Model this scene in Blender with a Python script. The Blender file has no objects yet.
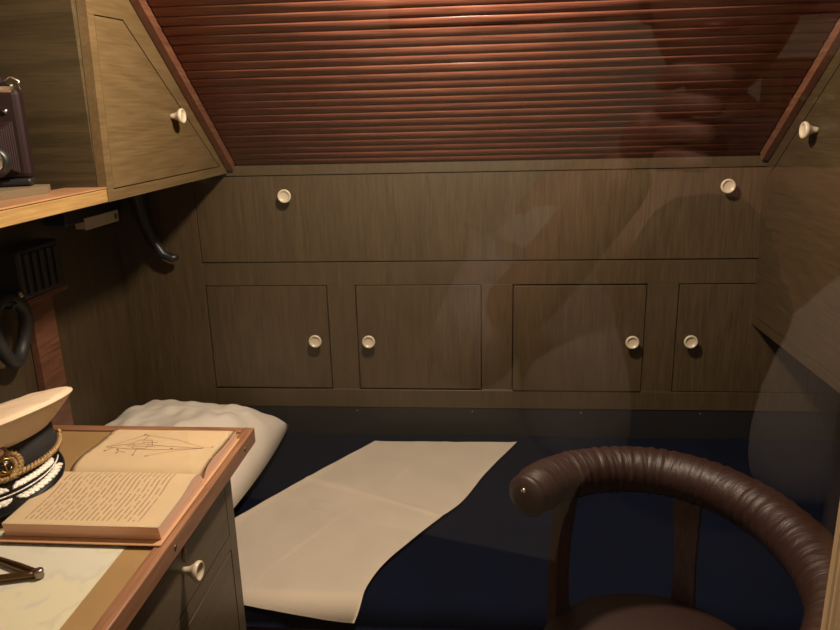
import bpy, bmesh, math, random
from mathutils import Vector, Matrix, Euler
from math import sin, cos, pi, radians as RD
random.seed(7)
C = bpy.context.scene.collection

# ------------------------------------------------------------------ materials
def newmat(name):
    m = bpy.data.materials.new(name); m.use_nodes = True
    nt = m.node_tree; b = nt.nodes['Principled BSDF']
    return m, nt, b
def plain(name, col, rough=.6, metal=0, bump=0, bscale=200, vary=0, spec=.5):
    m, nt, b = newmat(name); N = nt.nodes; L = nt.links
    b.inputs['Base Color'].default_value = (*col, 1); b.inputs['Roughness'].default_value = rough
    b.inputs['Metallic'].default_value = metal; b.inputs['Specular IOR Level'].default_value = spec
    tc = N.new('ShaderNodeTexCoord')
    n = N.new('ShaderNodeTexNoise'); n.inputs['Scale'].default_value = bscale; n.inputs['Detail'].default_value = 5
    L.new(tc.outputs['Object'], n.inputs['Vector'])
    if bump:
        bp = N.new('ShaderNodeBump'); bp.inputs['Strength'].default_value = bump; bp.inputs['Distance'].default_value = .002
        L.new(n.outputs['Fac'], bp.inputs['Height']); L.new(bp.outputs['Normal'], b.inputs['Normal'])
    if vary:
        n2 = N.new('ShaderNodeTexNoise'); n2.inputs['Scale'].default_value = 9; n2.inputs['Detail'].default_value = 6
        L.new(tc.outputs['Object'], n2.inputs['Vector'])
        r = N.new('ShaderNodeValToRGB'); r.color_ramp.elements[0].position = .3; r.color_ramp.elements[1].position = .7
        r.color_ramp.elements[0].color = (*[c*(1-vary) for c in col], 1); r.color_ramp.elements[1].color = (*[min(1, c*(1+vary)) for c in col], 1)
        L.new(n2.outputs['Fac'], r.inputs['Fac']); L.new(r.outputs['Color'], b.inputs['Base Color'])
    return m
def wood(name, dark, light, axis=2, rough=.45, scale=1.0, bump=.15, seed=0, rings=.35):
    """grain runs along the given axis (object space)"""
    m, nt, b = newmat(name); N = nt.nodes; L = nt.links
    tc = N.new('ShaderNodeTexCoord'); mp = N.new('ShaderNodeMapping')
    sc = [1, 1, 1]; sc[axis] = .05
    mp.inputs['Scale'].default_value = sc; mp.inputs['Location'].default_value = (seed*1.7, seed*.9, seed*2.3)
    L.new(tc.outputs['Object'], mp.inputs['Vector'])
    fine = N.new('ShaderNodeTexNoise'); fine.inputs['Scale'].default_value = 260*scale; fine.inputs['Detail'].default_value = 4
    L.new(mp.outputs['Vector'], fine.inputs['Vector'])
    mp2 = N.new('ShaderNodeMapping'); sc2 = [1, 1, 1]; sc2[axis] = .12
    mp2.inputs['Scale'].default_value = sc2; mp2.inputs['Location'].default_value = (seed*.7, seed*1.9, seed*.3)
    L.new(tc.outputs['Object'], mp2.inputs['Vector'])
    big = N.new('ShaderNodeTexNoise'); big.inputs['Scale'].default_value = 5*scale; big.inputs['Detail'].default_value = 2
    L.new(mp2.outputs['Vector'], big.inputs['Vector'])
    mul = N.new('ShaderNodeMath'); mul.operation = 'MULTIPLY'; mul.inputs[1].default_value = 90
    L.new(big.outputs['Fac'], mul.inputs[0])
    sn = N.new('ShaderNodeMath'); sn.operation = 'SINE'; L.new(mul.outputs[0], sn.inputs[0])
    a = N.new('ShaderNodeMath'); a.operation = 'MULTIPLY_ADD'; a.inputs[1].default_value = .05*rings/.35
    L.new(sn.outputs[0], a.inputs[0]); L.new(fine.outputs['Fac'], a.inputs[2])
    r = N.new('ShaderNodeValToRGB'); r.color_ramp.elements[0].position = .3; r.color_ramp.elements[1].position = .72
    r.color_ramp.elements[0].color = (*dark, 1); r.color_ramp.elements[1].color = (*light, 1)
    L.new(a.outputs[0], r.inputs['Fac']); L.new(r.outputs['Color'], b.inputs['Base Color'])
    b.inputs['Roughness'].default_value = rough
    bp = N.new('ShaderNodeBump'); bp.inputs['Strength'].default_value = bump; bp.inputs['Distance'].default_value = .001
    L.new(a.outputs[0], bp.inputs['Height']); L.new(bp.outputs['Normal'], b.inputs['Normal'])
    return m
OAKD, OAKL = (.042, .0265, .0120), (.071, .0465, .0215)
M = {}
M['oak_v'] = wood('olive_oak_vertical_grain', OAKD, OAKL, 2)
M['oak_v2'] = wood('olive_oak_vertical_grain_b', OAKD, OAKL, 2, seed=3)
M['oak_v3'] = wood('olive_oak_vertical_grain_c', OAKD, OAKL, 2, seed=5)
M['oak_x'] = wood('olive_oak_horizontal_grain', OAKD, OAKL, 0, seed=1)
M['oak_y'] = wood('olive_oak_along_grain', OAKD, OAKL, 1, seed=2)
M['oak_face'] = wood('olive_oak_cupboard_face', (.10, .064, .027), (.145, .095, .043), 1, seed=4, rings=.6)
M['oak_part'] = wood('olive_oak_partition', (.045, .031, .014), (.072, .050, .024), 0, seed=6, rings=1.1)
M['oak_side'] = wood('olive_oak_desk_side', (.075, .054, .031), (.115, .086, .052), 1, seed=2)
M['lip'] = wood('yellow_oak_lip', (.26, .15, .052), (.42, .26, .10), 1, seed=8)
M['mahog'] = wood('mahogany', (.09, .036, .022), (.18, .075, .042), 1, rough=.35, seed=9)
M['shelf'] = wood('reddish_shelf_wood', (.26, .13, .062), (.38, .20, .10), 1, rough=.4, seed=9)
M['slat'] = wood('mahogany_slats', (.115, .038, .023), (.24, .086, .052), 0, rough=.30, seed=11, bump=.3)
M['rim'] = wood('desk_rim_wood', (.16, .072, .036), (.29, .14, .075), 1, rough=.4, seed=12)
M['rim_x'] = wood('desk_rim_wood_cross', (.16, .072, .036), (.29, .14, .075), 0, rough=.4, seed=12)
M['desk'] = plain('ochre_desk_lining', (.27, .165, .068), .5, bump=.1, bscale=300, vary=.12)
M['knob'] = plain('cream_porcelain', (.52, .44, .33), .28)
M['dark'] = plain('dark_recess', (.012, .009, .006), .9)
M['bunkwood'] = wood('dark_bunk_wood', (.03, .015, .009), (.065, .032, .019), 0, rough=.5, seed=14)
M['backboard'] = plain('black_bunk_board', (.012, .011, .012), .45, bump=.1)
M['blanket'] = plain('navy_wool', (.0045, .0085, .027), .95, bump=.6, bscale=900, vary=.15, spec=.15)
M['sheet'] = plain('cream_linen', (.87, .76, .63), .9, bump=.25, bscale=500, vary=.05, spec=.2)
M['pillow'] = plain('white_cotton', (.68, .61, .53), .9, bump=.25, bscale=500, vary=.03, spec=.2)
M['mattress'] = plain('mattress_ticking', (.03, .03, .04), .9)
M['floor'] = wood('dark_floor_planks', (.03, .018, .01), (.07, .042, .025), 1, rough=.6)
M['paint'] = plain('cream_paint', (.55, .48, .38), .6, vary=.05)
M['ceil'] = plain('ceiling_paint', (.35, .28, .2), .7)
M['blackmetal'] = plain('black_enamel', (.012, .012, .012), .4)
M['rubber'] = plain('black_rubber', (.02, .018, .017), .55, bump=.3)
M['label'] = plain('white_plate', (.6, .52, .4), .5)
M['chrome'] = plain('chrome', (.75, .73, .7), .15, 1)
M['leatherette'] = plain('black_leatherette', (.014, .005, .005), .55, bump=.3, bscale=900, spec=.25)
M['case'] = plain('tan_canvas', (.13, .09, .05), .9, bump=.4)
M['glassy'] = plain('lens_glass', (.02, .025, .03), .05, 0, spec=1)
M['brass'] = plain('brass', (.42, .26, .09), .32, 1, bump=.2, bscale=400)
M['bronze'] = plain('aged_bronze', (.16, .10, .05), .38, 1, bump=.2)
M['gold'] = plain('gold_bullion', (.42, .28, .13), .45, .7, bump=.8, bscale=700)
M['silver'] = plain('silver_bullion', (.85, .80, .72), .4, .35, bump=1, bscale=500)
M['capwhite'] = plain('white_cap_cotton', (.66, .50, .35), .85, bump=.2, bscale=700)
M['velvet'] = plain('black_velvet', (.012, .011, .012), .8, bump=.3, bscale=900)
M['patent'] = plain('black_patent', (.012, .012, .014), .3)
M['red'] = plain('dark_red_enamel', (.18, .02, .02), .4)
M['paper'] = plain('aged_page', (.80, .655, .42), .85, vary=.05)
M['cover'] = plain('tan_book_cover', (.45, .25, .13), .6)
M['screw'] = plain('dull_steel', (.3, .25, .2), .35, 1)
M['ink'] = plain('brown_ink', (.30, .14, .09), .9)

# leather with wrinkles
def leather():
    m, nt, b = newmat('dark_brown_leather'); N = nt.nodes; L = nt.links
    b.inputs['Base Color'].default_value = (.018, .006, .004, 1); b.inputs['Roughness'].default_value = .5; b.inputs['Specular IOR Level'].default_value = .32
    tc = N.new('ShaderNodeTexCoord')
    mp = N.new('ShaderNodeMapping'); mp.inputs['Scale'].default_value = (60, 3, 1); L.new(tc.outputs['UV'], mp.inputs['Vector'])
    n = N.new('ShaderNodeTexNoise'); n.inputs['Scale'].default_value = 1; n.inputs['Detail'].default_value = 3; n.inputs['Distortion'].default_value = .6
    L.new(mp.outputs['Vector'], n.inputs['Vector'])
    bp = N.new('ShaderNodeBump'); bp.inputs['Strength'].default_value = .55; bp.inputs['Distance'].default_value = .006
    L.new(n.outputs['Fac'], bp.inputs['Height'])
    v = N.new('ShaderNodeTexVoronoi'); v.inputs['Scale'].default_value = 450; L.new(tc.outputs['Object'], v.inputs['Vector'])
    bp2 = N.new('ShaderNodeBump'); bp2.inputs['Strength'].default_value = .25; bp2.inputs['Distance'].default_value = .0006
    L.new(v.outputs['Distance'], bp2.inputs['Height']); L.new(bp.outputs['Normal'], bp2.inputs['Normal'])
    L.new(bp2.outputs['Normal'], b.inputs['Normal'])
    return m
M['leather'] = leather()
M['seatleather'] = plain('brown_seat_leather', (.022, .009, .006), .5, bump=.35, bscale=350)

def page_text():
    m, nt, b = newmat('printed_page'); N = nt.nodes; L = nt.links
    b.inputs['Roughness'].default_value = .85
    tc = N.new('ShaderNodeTexCoord'); sp = N.new('ShaderNodeSeparateXYZ'); L.new(tc.outputs['UV'], sp.inputs[0])
    def math(op, a, bb=None, c=None):
        n = N.new('ShaderNodeMath'); n.operation = op
        for i, v in enumerate((a, bb, c)):
            if v is None: continue
            if isinstance(v, (int, float)): n.inputs[i].default_value = v
            else: L.new(v, n.inputs[i])
        return n.outputs[0]
    U, V = sp.outputs[0], sp.outputs[1]      # U across the lines, V along the text
    fr = math('FRACT', math('MULTIPLY', U, 30))
    line = math('MULTIPLY', math('GREATER_THAN', fr, .34), math('LESS_THAN', fr, .62))
    fl = math('FLOOR', math('MULTIPLY', U, 30))
    cv = N.new('ShaderNodeCombineXYZ'); L.new(math('MULTIPLY', fl, 7.31), cv.inputs[0]); L.new(math('MULTIPLY', V, 15), cv.inputs[1])
    n = N.new('ShaderNodeTexNoise'); n.inputs['Scale'].default_value = 1; n.inputs['Detail'].default_value = 2; L.new(cv.outputs[0], n.inputs['Vector'])
    word = math('GREATER_THAN', n.outputs['Fac'], .43)
    cv2 = N.new('ShaderNodeCombineXYZ'); L.new(math('MULTIPLY', U, 260), cv2.inputs[0]); L.new(math('MULTIPLY', V, 160), cv2.inputs[1])
    n2 = N.new('ShaderNodeTexNoise'); n2.inputs['Scale'].default_value = 1; L.new(cv2.outputs[0], n2.inputs['Vector'])
    gly = math('MULTIPLY_ADD', n2.outputs['Fac'], .9, .25)
    # text block limits
    nl = N.new('ShaderNodeTexNoise'); nl.inputs['Scale'].default_value = 3.1; nl.noise_dimensions = '1D'; L.new(fl, nl.inputs['W'])
    inU = math('MULTIPLY', math('GREATER_THAN', U, .10), math('LESS_THAN', U, .87))
    inV = math('MULTIPLY', math('GREATER_THAN', V, .09), math('LESS_THAN', V, .92))
    mask = math('MULTIPLY', math('MULTIPLY', math('MULTIPLY', line, word), gly), math('MULTIPLY', inU, inV))
    mx = N.new('ShaderNodeMix'); mx.data_type = 'RGBA'
    mx.inputs[6].default_value = (.80, .655, .42, 1); mx.inputs[7].default_value = (.36, .17, .10, 1)
    L.new(mask, mx.inputs[0]); L.new(mx.outputs[2], b.inputs['Base Color'])
    return m
M['text'] = page_text()
def page_edges():
    m, nt, b = newmat('page_edges'); N = nt.nodes; L = nt.links
    b.inputs['Roughness'].default_value = .85
    tc = N.new('ShaderNodeTexCoord'); mp = N.new('ShaderNodeMapping'); mp.inputs['Scale'].default_value = (3, 3, 1500)
    L.new(tc.outputs['Object'], mp.inputs['Vector']); n = N.new('ShaderNodeTexNoise'); n.inputs['Scale'].default_value = 1
    L.new(mp.outputs['Vector'], n.inputs['Vector']); r = N.new('ShaderNodeValToRGB')
    r.color_ramp.elements[0].position = .35; r.color_ramp.elements[1].position = .65
    r.color_ramp.elements[0].color = (.66, .38, .26, 1); r.color_ramp.elements[1].color = (.88, .58, .42, 1)
    L.new(n.outputs['Fac'], r.inputs['Fac']); L.new(r.outputs['Color'], b.inputs['Base Color'])
    return m
M['edges'] = page_edges()
def chart_mat():
    m, nt, b = newmat('sea_chart_paper'); N = nt.nodes; L = nt.links
    b.inputs['Roughness'].default_value = .8
    tc = N.new('ShaderNodeTexCoord')
    n = N.new('ShaderNodeTexNoise'); n.inputs['Scale'].default_value = 7; n.inputs['Detail'].default_value = 6; L.new(tc.outputs['Object'], n.inputs['Vector'])
    r = N.new('ShaderNodeValToRGB'); cr = r.color_ramp
    base = (0.578, 0.502, 0.350, 1)
    cr.elements[0].position = 0; cr.elements[0].color = (0.456, 0.441, 0.357, 1)
    cr.elements[1].position = 1; cr.elements[1].color = (0.502, 0.456, 0.319, 1)
    for p, c in ((.46, (0.471, 0.448, 0.365, 1)), (.49, (0.426, 0.403, 0.334, 1)), (.505, (0.494, 0.456, 0.327, 1)), (.58, (0.494, 0.456, 0.319, 1)), (.6, (0.441, 0.395, 0.289, 1)), (.615, (0.502, 0.456, 0.327, 1))):
        e = cr.elements.new(p); e.color = c
    L.new(n.outputs['Fac'], r.inputs['Fac']); L.new(r.outputs['Color'], b.inputs['Base Color'])
    return m
M['chart'] = chart_mat()

# ------------------------------------------------------------------ mesh helpers
class MB:
    def __init__(s): s.bm = bmesh.new(); s.uv = s.bm.loops.layers.uv.new('UVMap')
    def merge(s, o, mat=None):
        me = bpy.data.meshes.new('t'); o.to_mesh(me)
        if mat is not None: me.transform(mat)
        s.bm.from_mesh(me); bpy.data.meshes.remove(me); o.free(); return s
    def box(s, a, b, bev=0, seg=2, mat=None):
        o = bmesh.new(); o.loops.layers.uv.new('UVMap')
        r = bmesh.ops.create_cube(o, size=1)
        c = [(a[i]+b[i])/2 for i in range(3)]; d = [abs(b[i]-a[i]) for i in range(3)]
        for v in o.verts: v.co = Vector([c[i]+v.co[i]*d[i] for i in range(3)])
        if bev: bmesh.ops.bevel(o, geom=list(o.edges), offset=min(bev, min(d)*.45), segments=seg, profile=.5, affect='EDGES')
        return s.merge(o, mat)
    def obox(s, p, q, w, h, up=Vector((0, 0, 1)), bev=0):
        """bar from p to q, width w (sideways) and height h (along up)"""
        p, q = Vector(p), Vector(q); d = (q-p); l = d.length; d.normalize()
        side = d.cross(up).normalized(); u = side.cross(d).normalized()
        m = Matrix((d, side, u)).transposed().to_4x4(); m.translation = (p+q)/2
        return s.box((-l/2, -w/2, -h/2), (l/2, w/2, h/2), bev, 2, m)
    def prism(s, poly, t0, t1, fn, bev=0):
        """poly of 2D points extruded from t0 to t1; fn(u,v,t)->xyz"""
        o = bmesh.new(); o.loops.layers.uv.new('UVMap')
        A = [o.verts.new(fn(u, v, t0)) for u, v in poly]; B = [o.verts.new(fn(u, v, t1)) for u, v in poly]
        n = len(poly); o.faces.new(A[::-1]); o.faces.new(B)
        for i in range(n): o.faces.new((A[i], A[(i+1) % n], B[(i+1) % n], B[i]))
        bmesh.ops.recalc_face_normals(o, faces=o.faces)
        if bev: bmesh.ops.bevel(o, geom=list(o.edges), offset=bev, segments=2, profile=.5, affect='EDGES')
        return s.merge(o)
    def ring(s, outer, inner, t0, t1, fn):
        """plate with a hole; outer and inner have the same number of points"""
        o = bmesh.new(); o.loops.layers.uv.new('UVMap'); n = len(outer)
        V = [[o.verts.new(fn(u, v, t)) for u, v in P] for t in (t0, t1) for P in (outer, inner)]
        for i in range(n):
            j = (i+1) % n
            o.faces.new((V[0][i], V[0][j], V[1][j], V[1][i])); o.faces.new((V[2][i], V[2][j], V[3][j], V[3][i]))
            o.faces.new((V[0][i], V[0][j], V[2][j], V[2][i])); o.faces.new((V[1][i], V[1][j], V[3][j], V[3][i]))
        bmesh.ops.recalc_face_normals(o, faces=o.faces)
        return s.merge(o)
    def tube(s, pts, r, n=12, closed=False, up=Vector((0, 0, 1)), sx=1, sy=1, caps=True):
        """tube along pts; r number or list; cross-section scaled sx sideways, sy along up"""
        o = bmesh.new(); uvl = o.loops.layers.uv.new('UVMap')
        pts = [Vector(p) for p in pts]; k = len(pts); R = r if isinstance(r, (list, tuple)) else [r]*k
        rings = []; ln = 0; ls = []
        for i, p in enumerate(pts):
            a = pts[(i-1) % k] if (closed or i) else p; b = pts[(i+1) % k] if (closed or i < k-1) else p
            d = (b-a).normalized(); u = up
            if abs(d.dot(u)) > .95: u = Vector((1, 0, 0))
            sd = d.cross(u).normalized(); uu = sd.cross(d).normalized()
            if i: ln += (p-pts[i-1]).length
            ls.append(ln)
            rings.append([o.verts.new(p+(sd*cos(2*pi*j/n)*sx+uu*sin(2*pi*j/n)*sy)*R[i]) for j in range(n)])
        for i in range(k if closed else k-1):
            A, B = rings[i], rings[(i+1) % k]
            for j in range(n):
                f = o.faces.new((A[j], A[(j+1) % n], B[(j+1) % n], B[j])); f.smooth = True
                vals = ((ls[i], j/n), (ls[i], (j+1)/n), (ls[(i+1) % k], (j+1)/n), (ls[(i+1) % k], j/n))
                for lp, uvv in zip(f.loops, vals): lp[uvl].uv = uvv
        if caps and not closed: o.faces.new(rings[0][::-1]); o.faces.new(rings[-1])
        bmesh.ops.recalc_face_normals(o, faces=o.faces)
        return s.merge(o)
    def lathe(s, prof, n=32, mat=None, sx=1, sy=1, fn=None):
        o = bmesh.new(); o.loops.layers.uv.new('UVMap'); rings = []
        for r, z in prof:
            if r < 1e-6: rings.append([o.verts.new((0, 0, z))])
            else: rings.append([o.verts.new((r*cos(2*pi*j/n)*sx, r*sin(2*pi*j/n)*sy, z)) for j in range(n)])
        for A, B in zip(rings, rings[1:]):
            for j in range(n):
                a = [A[j % len(A)], A[(j+1) % len(A)]] if len(A) > 1 else [A[0]]
                b = [B[(j+1) % len(B)], B[j % len(B)]] if len(B) > 1 else [B[0]]
                if len(a)+len(b) >= 3: f = o.faces.new(a+b); f.smooth = True
        if len(rings[0]) > 1: o.faces.new(rings[0][::-1])
        if len(rings[-1]) > 1: o.faces.new(rings[-1])
        bmesh.ops.recalc_face_normals(o, faces=o.faces)
        if fn:
            for v in o.verts: v.co = Vector(fn(v.co))
        return s.merge(o, mat)
    def grid(s, nu, nv, fn, closed_u=False, thick=0):
        o = bmesh.new(); uvl = o.loops.layers.uv.new('UVMap')
        V = [[o.verts.new(fn(i/nu, j/nv)) for j in range(nv+1)] for i in range(nu+1)]
        for i in range(nu):
            for j in range(nv):
                f = o.faces.new((V[i][j], V[i+1][j], V[i+1][j+1], V[i][j+1])); f.smooth = True
                for lp, q in zip(f.loops, ((i, j), (i+1, j), (i+1, j+1), (i, j+1))): lp[uvl].uv = (q[0]/nu, q[1]/nv)
        if thick:
            bmesh.ops.solidify(o, geom=list(o.faces), thickness=thick)
        return s.merge(o)
    def build(s, name, mat, parent=None, origin=None, smooth=None):
        me = bpy.data.meshes.new(name); off = Vector((0, 0, 0))
        if parent is not None:
            p = parent
            while p is not None: off += p.location; p = p.parent
        loc = Vector((0, 0, 0))
        if origin is not None: loc = Vector(origin)-off
        s.bm.transform(Matrix.Translation(-(off+loc)))
        s.bm.to_mesh(me); s.bm.free()
        o = bpy.data.objects.new(name, me); C.objects.link(o); o.location = loc
        if parent is not None: o.parent = parent
        me.materials.append(M[mat] if isinstance(mat, str) else mat)
        if smooth:
            for f in me.polygons: f.use_smooth = True
        return o
def thing(name, label, cat, loc, group=None):
    o = bpy.data.objects.new(name, None); C.objects.link(o); o.location = loc; o.empty_display_size = .05
    o['label'] = label; o['category'] = cat
    if group: o['group'] = group
    return o
def tag(o, label, cat, group=None, kind=None):
    o['label'] = label; o['category'] = cat
    if group: o['group'] = group
    if kind: o['kind'] = kind
    return o
def struct(o): o['kind'] = 'structure'; return o
def subdiv(o, n=1):
    m = o.modifiers.new('sub', 'SUBSURF'); m.levels = n; m.render_levels = n; return o
def hsh(x, y, s=0):
    from mathutils import noise
    return noise.noise(Vector((x, y, s)))

KP = [(0.0055, 0), (.0060, .006), (.0075, .012), (.011, .018), (.0155, .0225), (.0168, .0255), (.0165, .0285), (.0148, .0305), (.0128, .0300), (.0112, .0275), (.0085, .0262), (.004, .0258), (0, .0257)]
def knob(parent, at, direction, sc=1.0, seed=0):
    d = Vector(direction).normalized(); q = d.to_track_quat('Z', 'Y').to_matrix().to_4x4()
    m = Matrix.Translation(Vector(at)) @ q @ Matrix.Scale(sc, 4)
    b = MB(); b.lathe(KP, 28, m)
    return b.build('knob', 'knob', parent, origin=at)

# ------------------------------------------------------------------ camera
W_, H_ = 840, 630
cam = bpy.data.objects.new('camera', bpy.data.cameras.new('camera')); C.objects.link(cam)
cam.data.sensor_width = 36; cam.data.lens = 720.375/840*36; cam.data.clip_start = .01
f_yaw, f_pit, f_rol = .0917657, .274013, -.0258747
cy, sy = cos(f_yaw), sin(f_yaw)
fw = Vector((-sy*cos(f_pit), cy*cos(f_pit), -sin(f_pit))); rt = Vector((cy, sy, 0)); up = rt.cross(fw)
r2 = rt*cos(f_rol)+up*sin(f_rol); u2 = -rt*sin(f_rol)+up*cos(f_rol)
cm = Matrix((r2, u2, -fw)).transposed().to_4x4(); cm.translation = (0, 0, 1.27)
cam.matrix_world = cm
bpy.context.scene.camera = cam

# ------------------------------------------------------------------ room shell
XL, XR, YB = -.93, 1.20, 1.99
def sbox(name, a, b, mat): return struct(MB().box(a, b).build(name, mat))
sbox('floor', (-2.2, -2.0, -.05), (2.4, YB+.05, 0), 'floor')
sbox('wall_left', (XL-.05, .515, 0), (XL, YB, 2.1), 'oak_v')
sbox('wall_back', (XL-.05, YB, 0), (XR+.05, YB+.05, 2.1), 'oak_v')
sbox('wall_right', (XR, -.13, 0), (XR+.05, YB, 2.1), 'oak_v')
sbox('ceiling', (-2.2, -2.0, 2.1), (2.4, YB+.05, 2.15), 'ceil')

# ------------------------------------------------------------------ built-in locker unit on the back wall
YF = 1.75
unit = thing('locker_cabinet', 'long built-in olive wooden locker front behind the bunk with white knobs', 'cabinet', (0, YF, .52))
ZB, ZT = .523, 1.155
fr = MB()
T0, T1 = YF, YF+.02
def fb(x0, x1, z0, z1): fr.box((x0, T0, z0), (x1, T1, z1), .0008, 1)
flap = (-.715, .688, .9145, 1.130)
doors = [(-.7125, -.3975, .5765, .8535), (-.323, -.0065, .5765, .8535), (.073, .396, .574, .8520), (.474, .80, .574, .853)]
fb(XL, 1.19, 1.131, ZT)                       # top rail
fb(XL, flap[0]-.001, ZB, 1.131)               # left stile
fb(flap[1]+.001, 1.19, .9135, 1.131)
fb(flap[0]-.001, 1.19, .8545, .9130)
xs = [flap[0]-.001]+[v for d in doors for v in (d[0], d[1])]+[1.19]
for i in range(0, len(xs), 2): fb(xs[i]+(.0015 if i else 0), xs[i+1]-.0015, .5755, .8545)
fb(flap[0]-.001, 1.19, ZB, .5745 if False else .5725)
for i in range(0, len(xs), 2): fb(xs[i]+(.0015 if i else 0), xs[i+1]-.0015, .5725, .5755)
fr.build('face_frame', 'oak_v', unit)
MB().box((XL, T1, ZB), (1.19, T1+.01, ZT)).build('carcass', 'dark', unit)
MB().box((XL, T1+.01, ZB), (1.19, YB-.002, ZB+.02)).box((XL, T1+.01, ZT-.02), (1.19, YB-.002, ZT)).build('shelf_board', 'oak_x', unit)
fl = MB().box((flap[0]+.001, T0-.0015, flap[2]+.0015), (flap[1]-.001, T0+.016, flap[3]-.001), .001, 1).build('drop_front', 'oak_v2', unit, origin=(0, T0, .915))
knob(fl, (-.481, T0-.0015, 1.083), (0, -1, 0)); knob(fl, (.558, T0-.0015, 1.090), (0, -1, 0))
kx = [(-.429, .714), (-.291, .713), (.363, .714), (.503, .715)]
for i, (d, k) in enumerate(zip(doors, kx)):
    dy = -.001 if i != 2 else -.004
    o = MB().box((d[0]+.001, T0+dy, d[2]+.001), (d[1]-.001, T0+.016, d[3]-.001), .001, 1).build('door', ['oak_v3', 'oak_v2', 'oak_v', 'oak_v3'][i], unit, origin=(d[0], T0, d[2]))
    knob(o, (k[0], T0+dy, k[1]), (0, -1, 0))

# ------------------------------------------------------------------ slatted shutter on the sloping hull
S0 = Vector((0, 1.7615, 1.1575)); SD = Vector((0, -.78, .626)).normalized(); SN = Vector((0, -.626, -.78)).normalized()
pitch = .0237; ns = 31
tb = MB()
XL0, XR0 = -.594, .619
for i in range(ns):
    a = S0+SD*(i*pitch)
    prof = [(0, -.006), (.0003, .0012), (.0012, .0032), (.0035, .0043), (.0115, .0049), (.019, .0046), (.0212, .0036), (.0225, .0012), (.0228, -.006)]
    jit = random.uniform(-.0006, .0006); tl = random.uniform(-.0007, .0007)
    o = bmesh.new(); o.loops.layers.uv.new('UVMap'); rows = []
    for x, j2 in ((XL0-.01, random.uniform(-.0005, .0005)), (0, random.uniform(-.0006, .0006)), (XR0+.01, random.uniform(-.0005, .0005))):
        rows.append([o.verts.new(a+SD*(u+j2)+SN*(h+jit+tl*(u/.02))+Vector((x, 0, 0))) for u, h in prof])
    for A, B in zip(rows, rows[1:]):
        for k in range(len(prof)-1):
            f = o.faces.new((A[k], A[k+1], B[k+1], B[k])); f.smooth = True
    o.faces.new(rows[0]); o.faces.new(rows[-1][::-1])
    bmesh.ops.recalc_face_normals(o, faces=o.faces)
    tb.merge(o)
e = S0+SD*(ns*pitch)
tb_root = thing('slatted_panel', 'reddish mahogany panel of narrow horizontal slats sloping above the lockers', 'panel', (0, 1.768, 1.16))
tb.build('slats', 'slat', tb_root)
bk = MB(); mid = S0+SD*(ns*pitch/2)-SN*.011
bk.obox(mid-SD*(ns*pitch/2-.002), mid+SD*(ns*pitch/2), XR0-XL0+.02, .008, up=-SN); bk.build('backing_board', 'dark', tb_root)
# lining above the panel up to the ceiling
hl = MB(); hl.prism([(e.y+.02, e.z), (e.y-.42, 2.1), (e.y-.40, 2.1), (e.y+.05, e.z)], XL+.002, XR-.002, lambda u, v, t: (t, u, v))
struct(hl.build('wall_hull', 'oak_x'))

# sloped mouldings beside the panel
def mould(x0, x1, name, lab, end):
    p = Vector((0, 1.750, 1.156)); q = p+SD*end
    x = (x0+x1)/2
    b = MB(); b.obox(p+Vector((x, 0, 0))+SN*.000, q+Vector((x, 0, 0)), x1-x0, .030, up=SN, bev=.0015)
    return b.build(name, 'mahog', None, origin=p+Vector((x, 0, 0)))
tag(mould(-.6245, -.607, 'sloped_moulding', '', .74), 'red-brown sloping wooden moulding along the left edge of the slatted panel', 'moulding')
tag(mould(.632, .6495, 'sloped_moulding', '', .74), 'red-brown sloping wooden moulding along the right edge of the slatted panel', 'moulding')

# ------------------------------------------------------------------ overhead cupboard, left
XC = -.6255
cup = thing('overhead_cupboard', 'olive wooden overhead cupboard with slanted door and open shelf bay', 'cupboard', (-.75, 1.2, 1.138))
YT = 1.245; fnL = lambda u, v, t: (t, u, v)
outer = [(1.164, 1.1385), (1.749, 1.1385), (YT, 1.545), (1.184, 1.545)]
inner = [(1.187, 1.157), (1.700, 1.157), (1.298, 1.4385), (1.200, 1.4355)]
MB().ring(outer, inner, XC-.016, XC, fnL).build('face_frame', 'oak_face', cup)
din = [(1.1888, 1.1592), (1.694, 1.1592), (1.2972, 1.4363), (1.2018, 1.4335)]
dr = MB().prism(din, XC-.015, XC-.0005, fnL).build('door', 'oak_face', cup, origin=(XC, 1.189, 1.16))
knob(dr, (XC-.0005, 1.452, 1.275), (1, 0, 0), .9)
MB().box((XL+.002, .45, 1.1385), (XC-.075, 1.749, 1.150)).build('bottom_board', 'oak_y', cup)
rl = MB().box((XC-.074, .45, 1.1605), (XC+.0008, 1.1635, 1.1635), .001, 1).build('shelf_edge', 'shelf', cup)
MB().box((XC-.074, .45, 1.1385), (XC, 1.163, 1.160), .001, 1).build('lip_rail', 'lip', cup)
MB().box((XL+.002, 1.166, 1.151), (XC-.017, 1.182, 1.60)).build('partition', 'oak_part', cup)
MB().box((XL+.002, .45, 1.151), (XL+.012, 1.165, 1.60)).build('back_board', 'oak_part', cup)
MB().box((XL+.002, .45, 1.545), (XC, 1.165, 1.56)).build('top_board', 'oak_y', cup)

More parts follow.
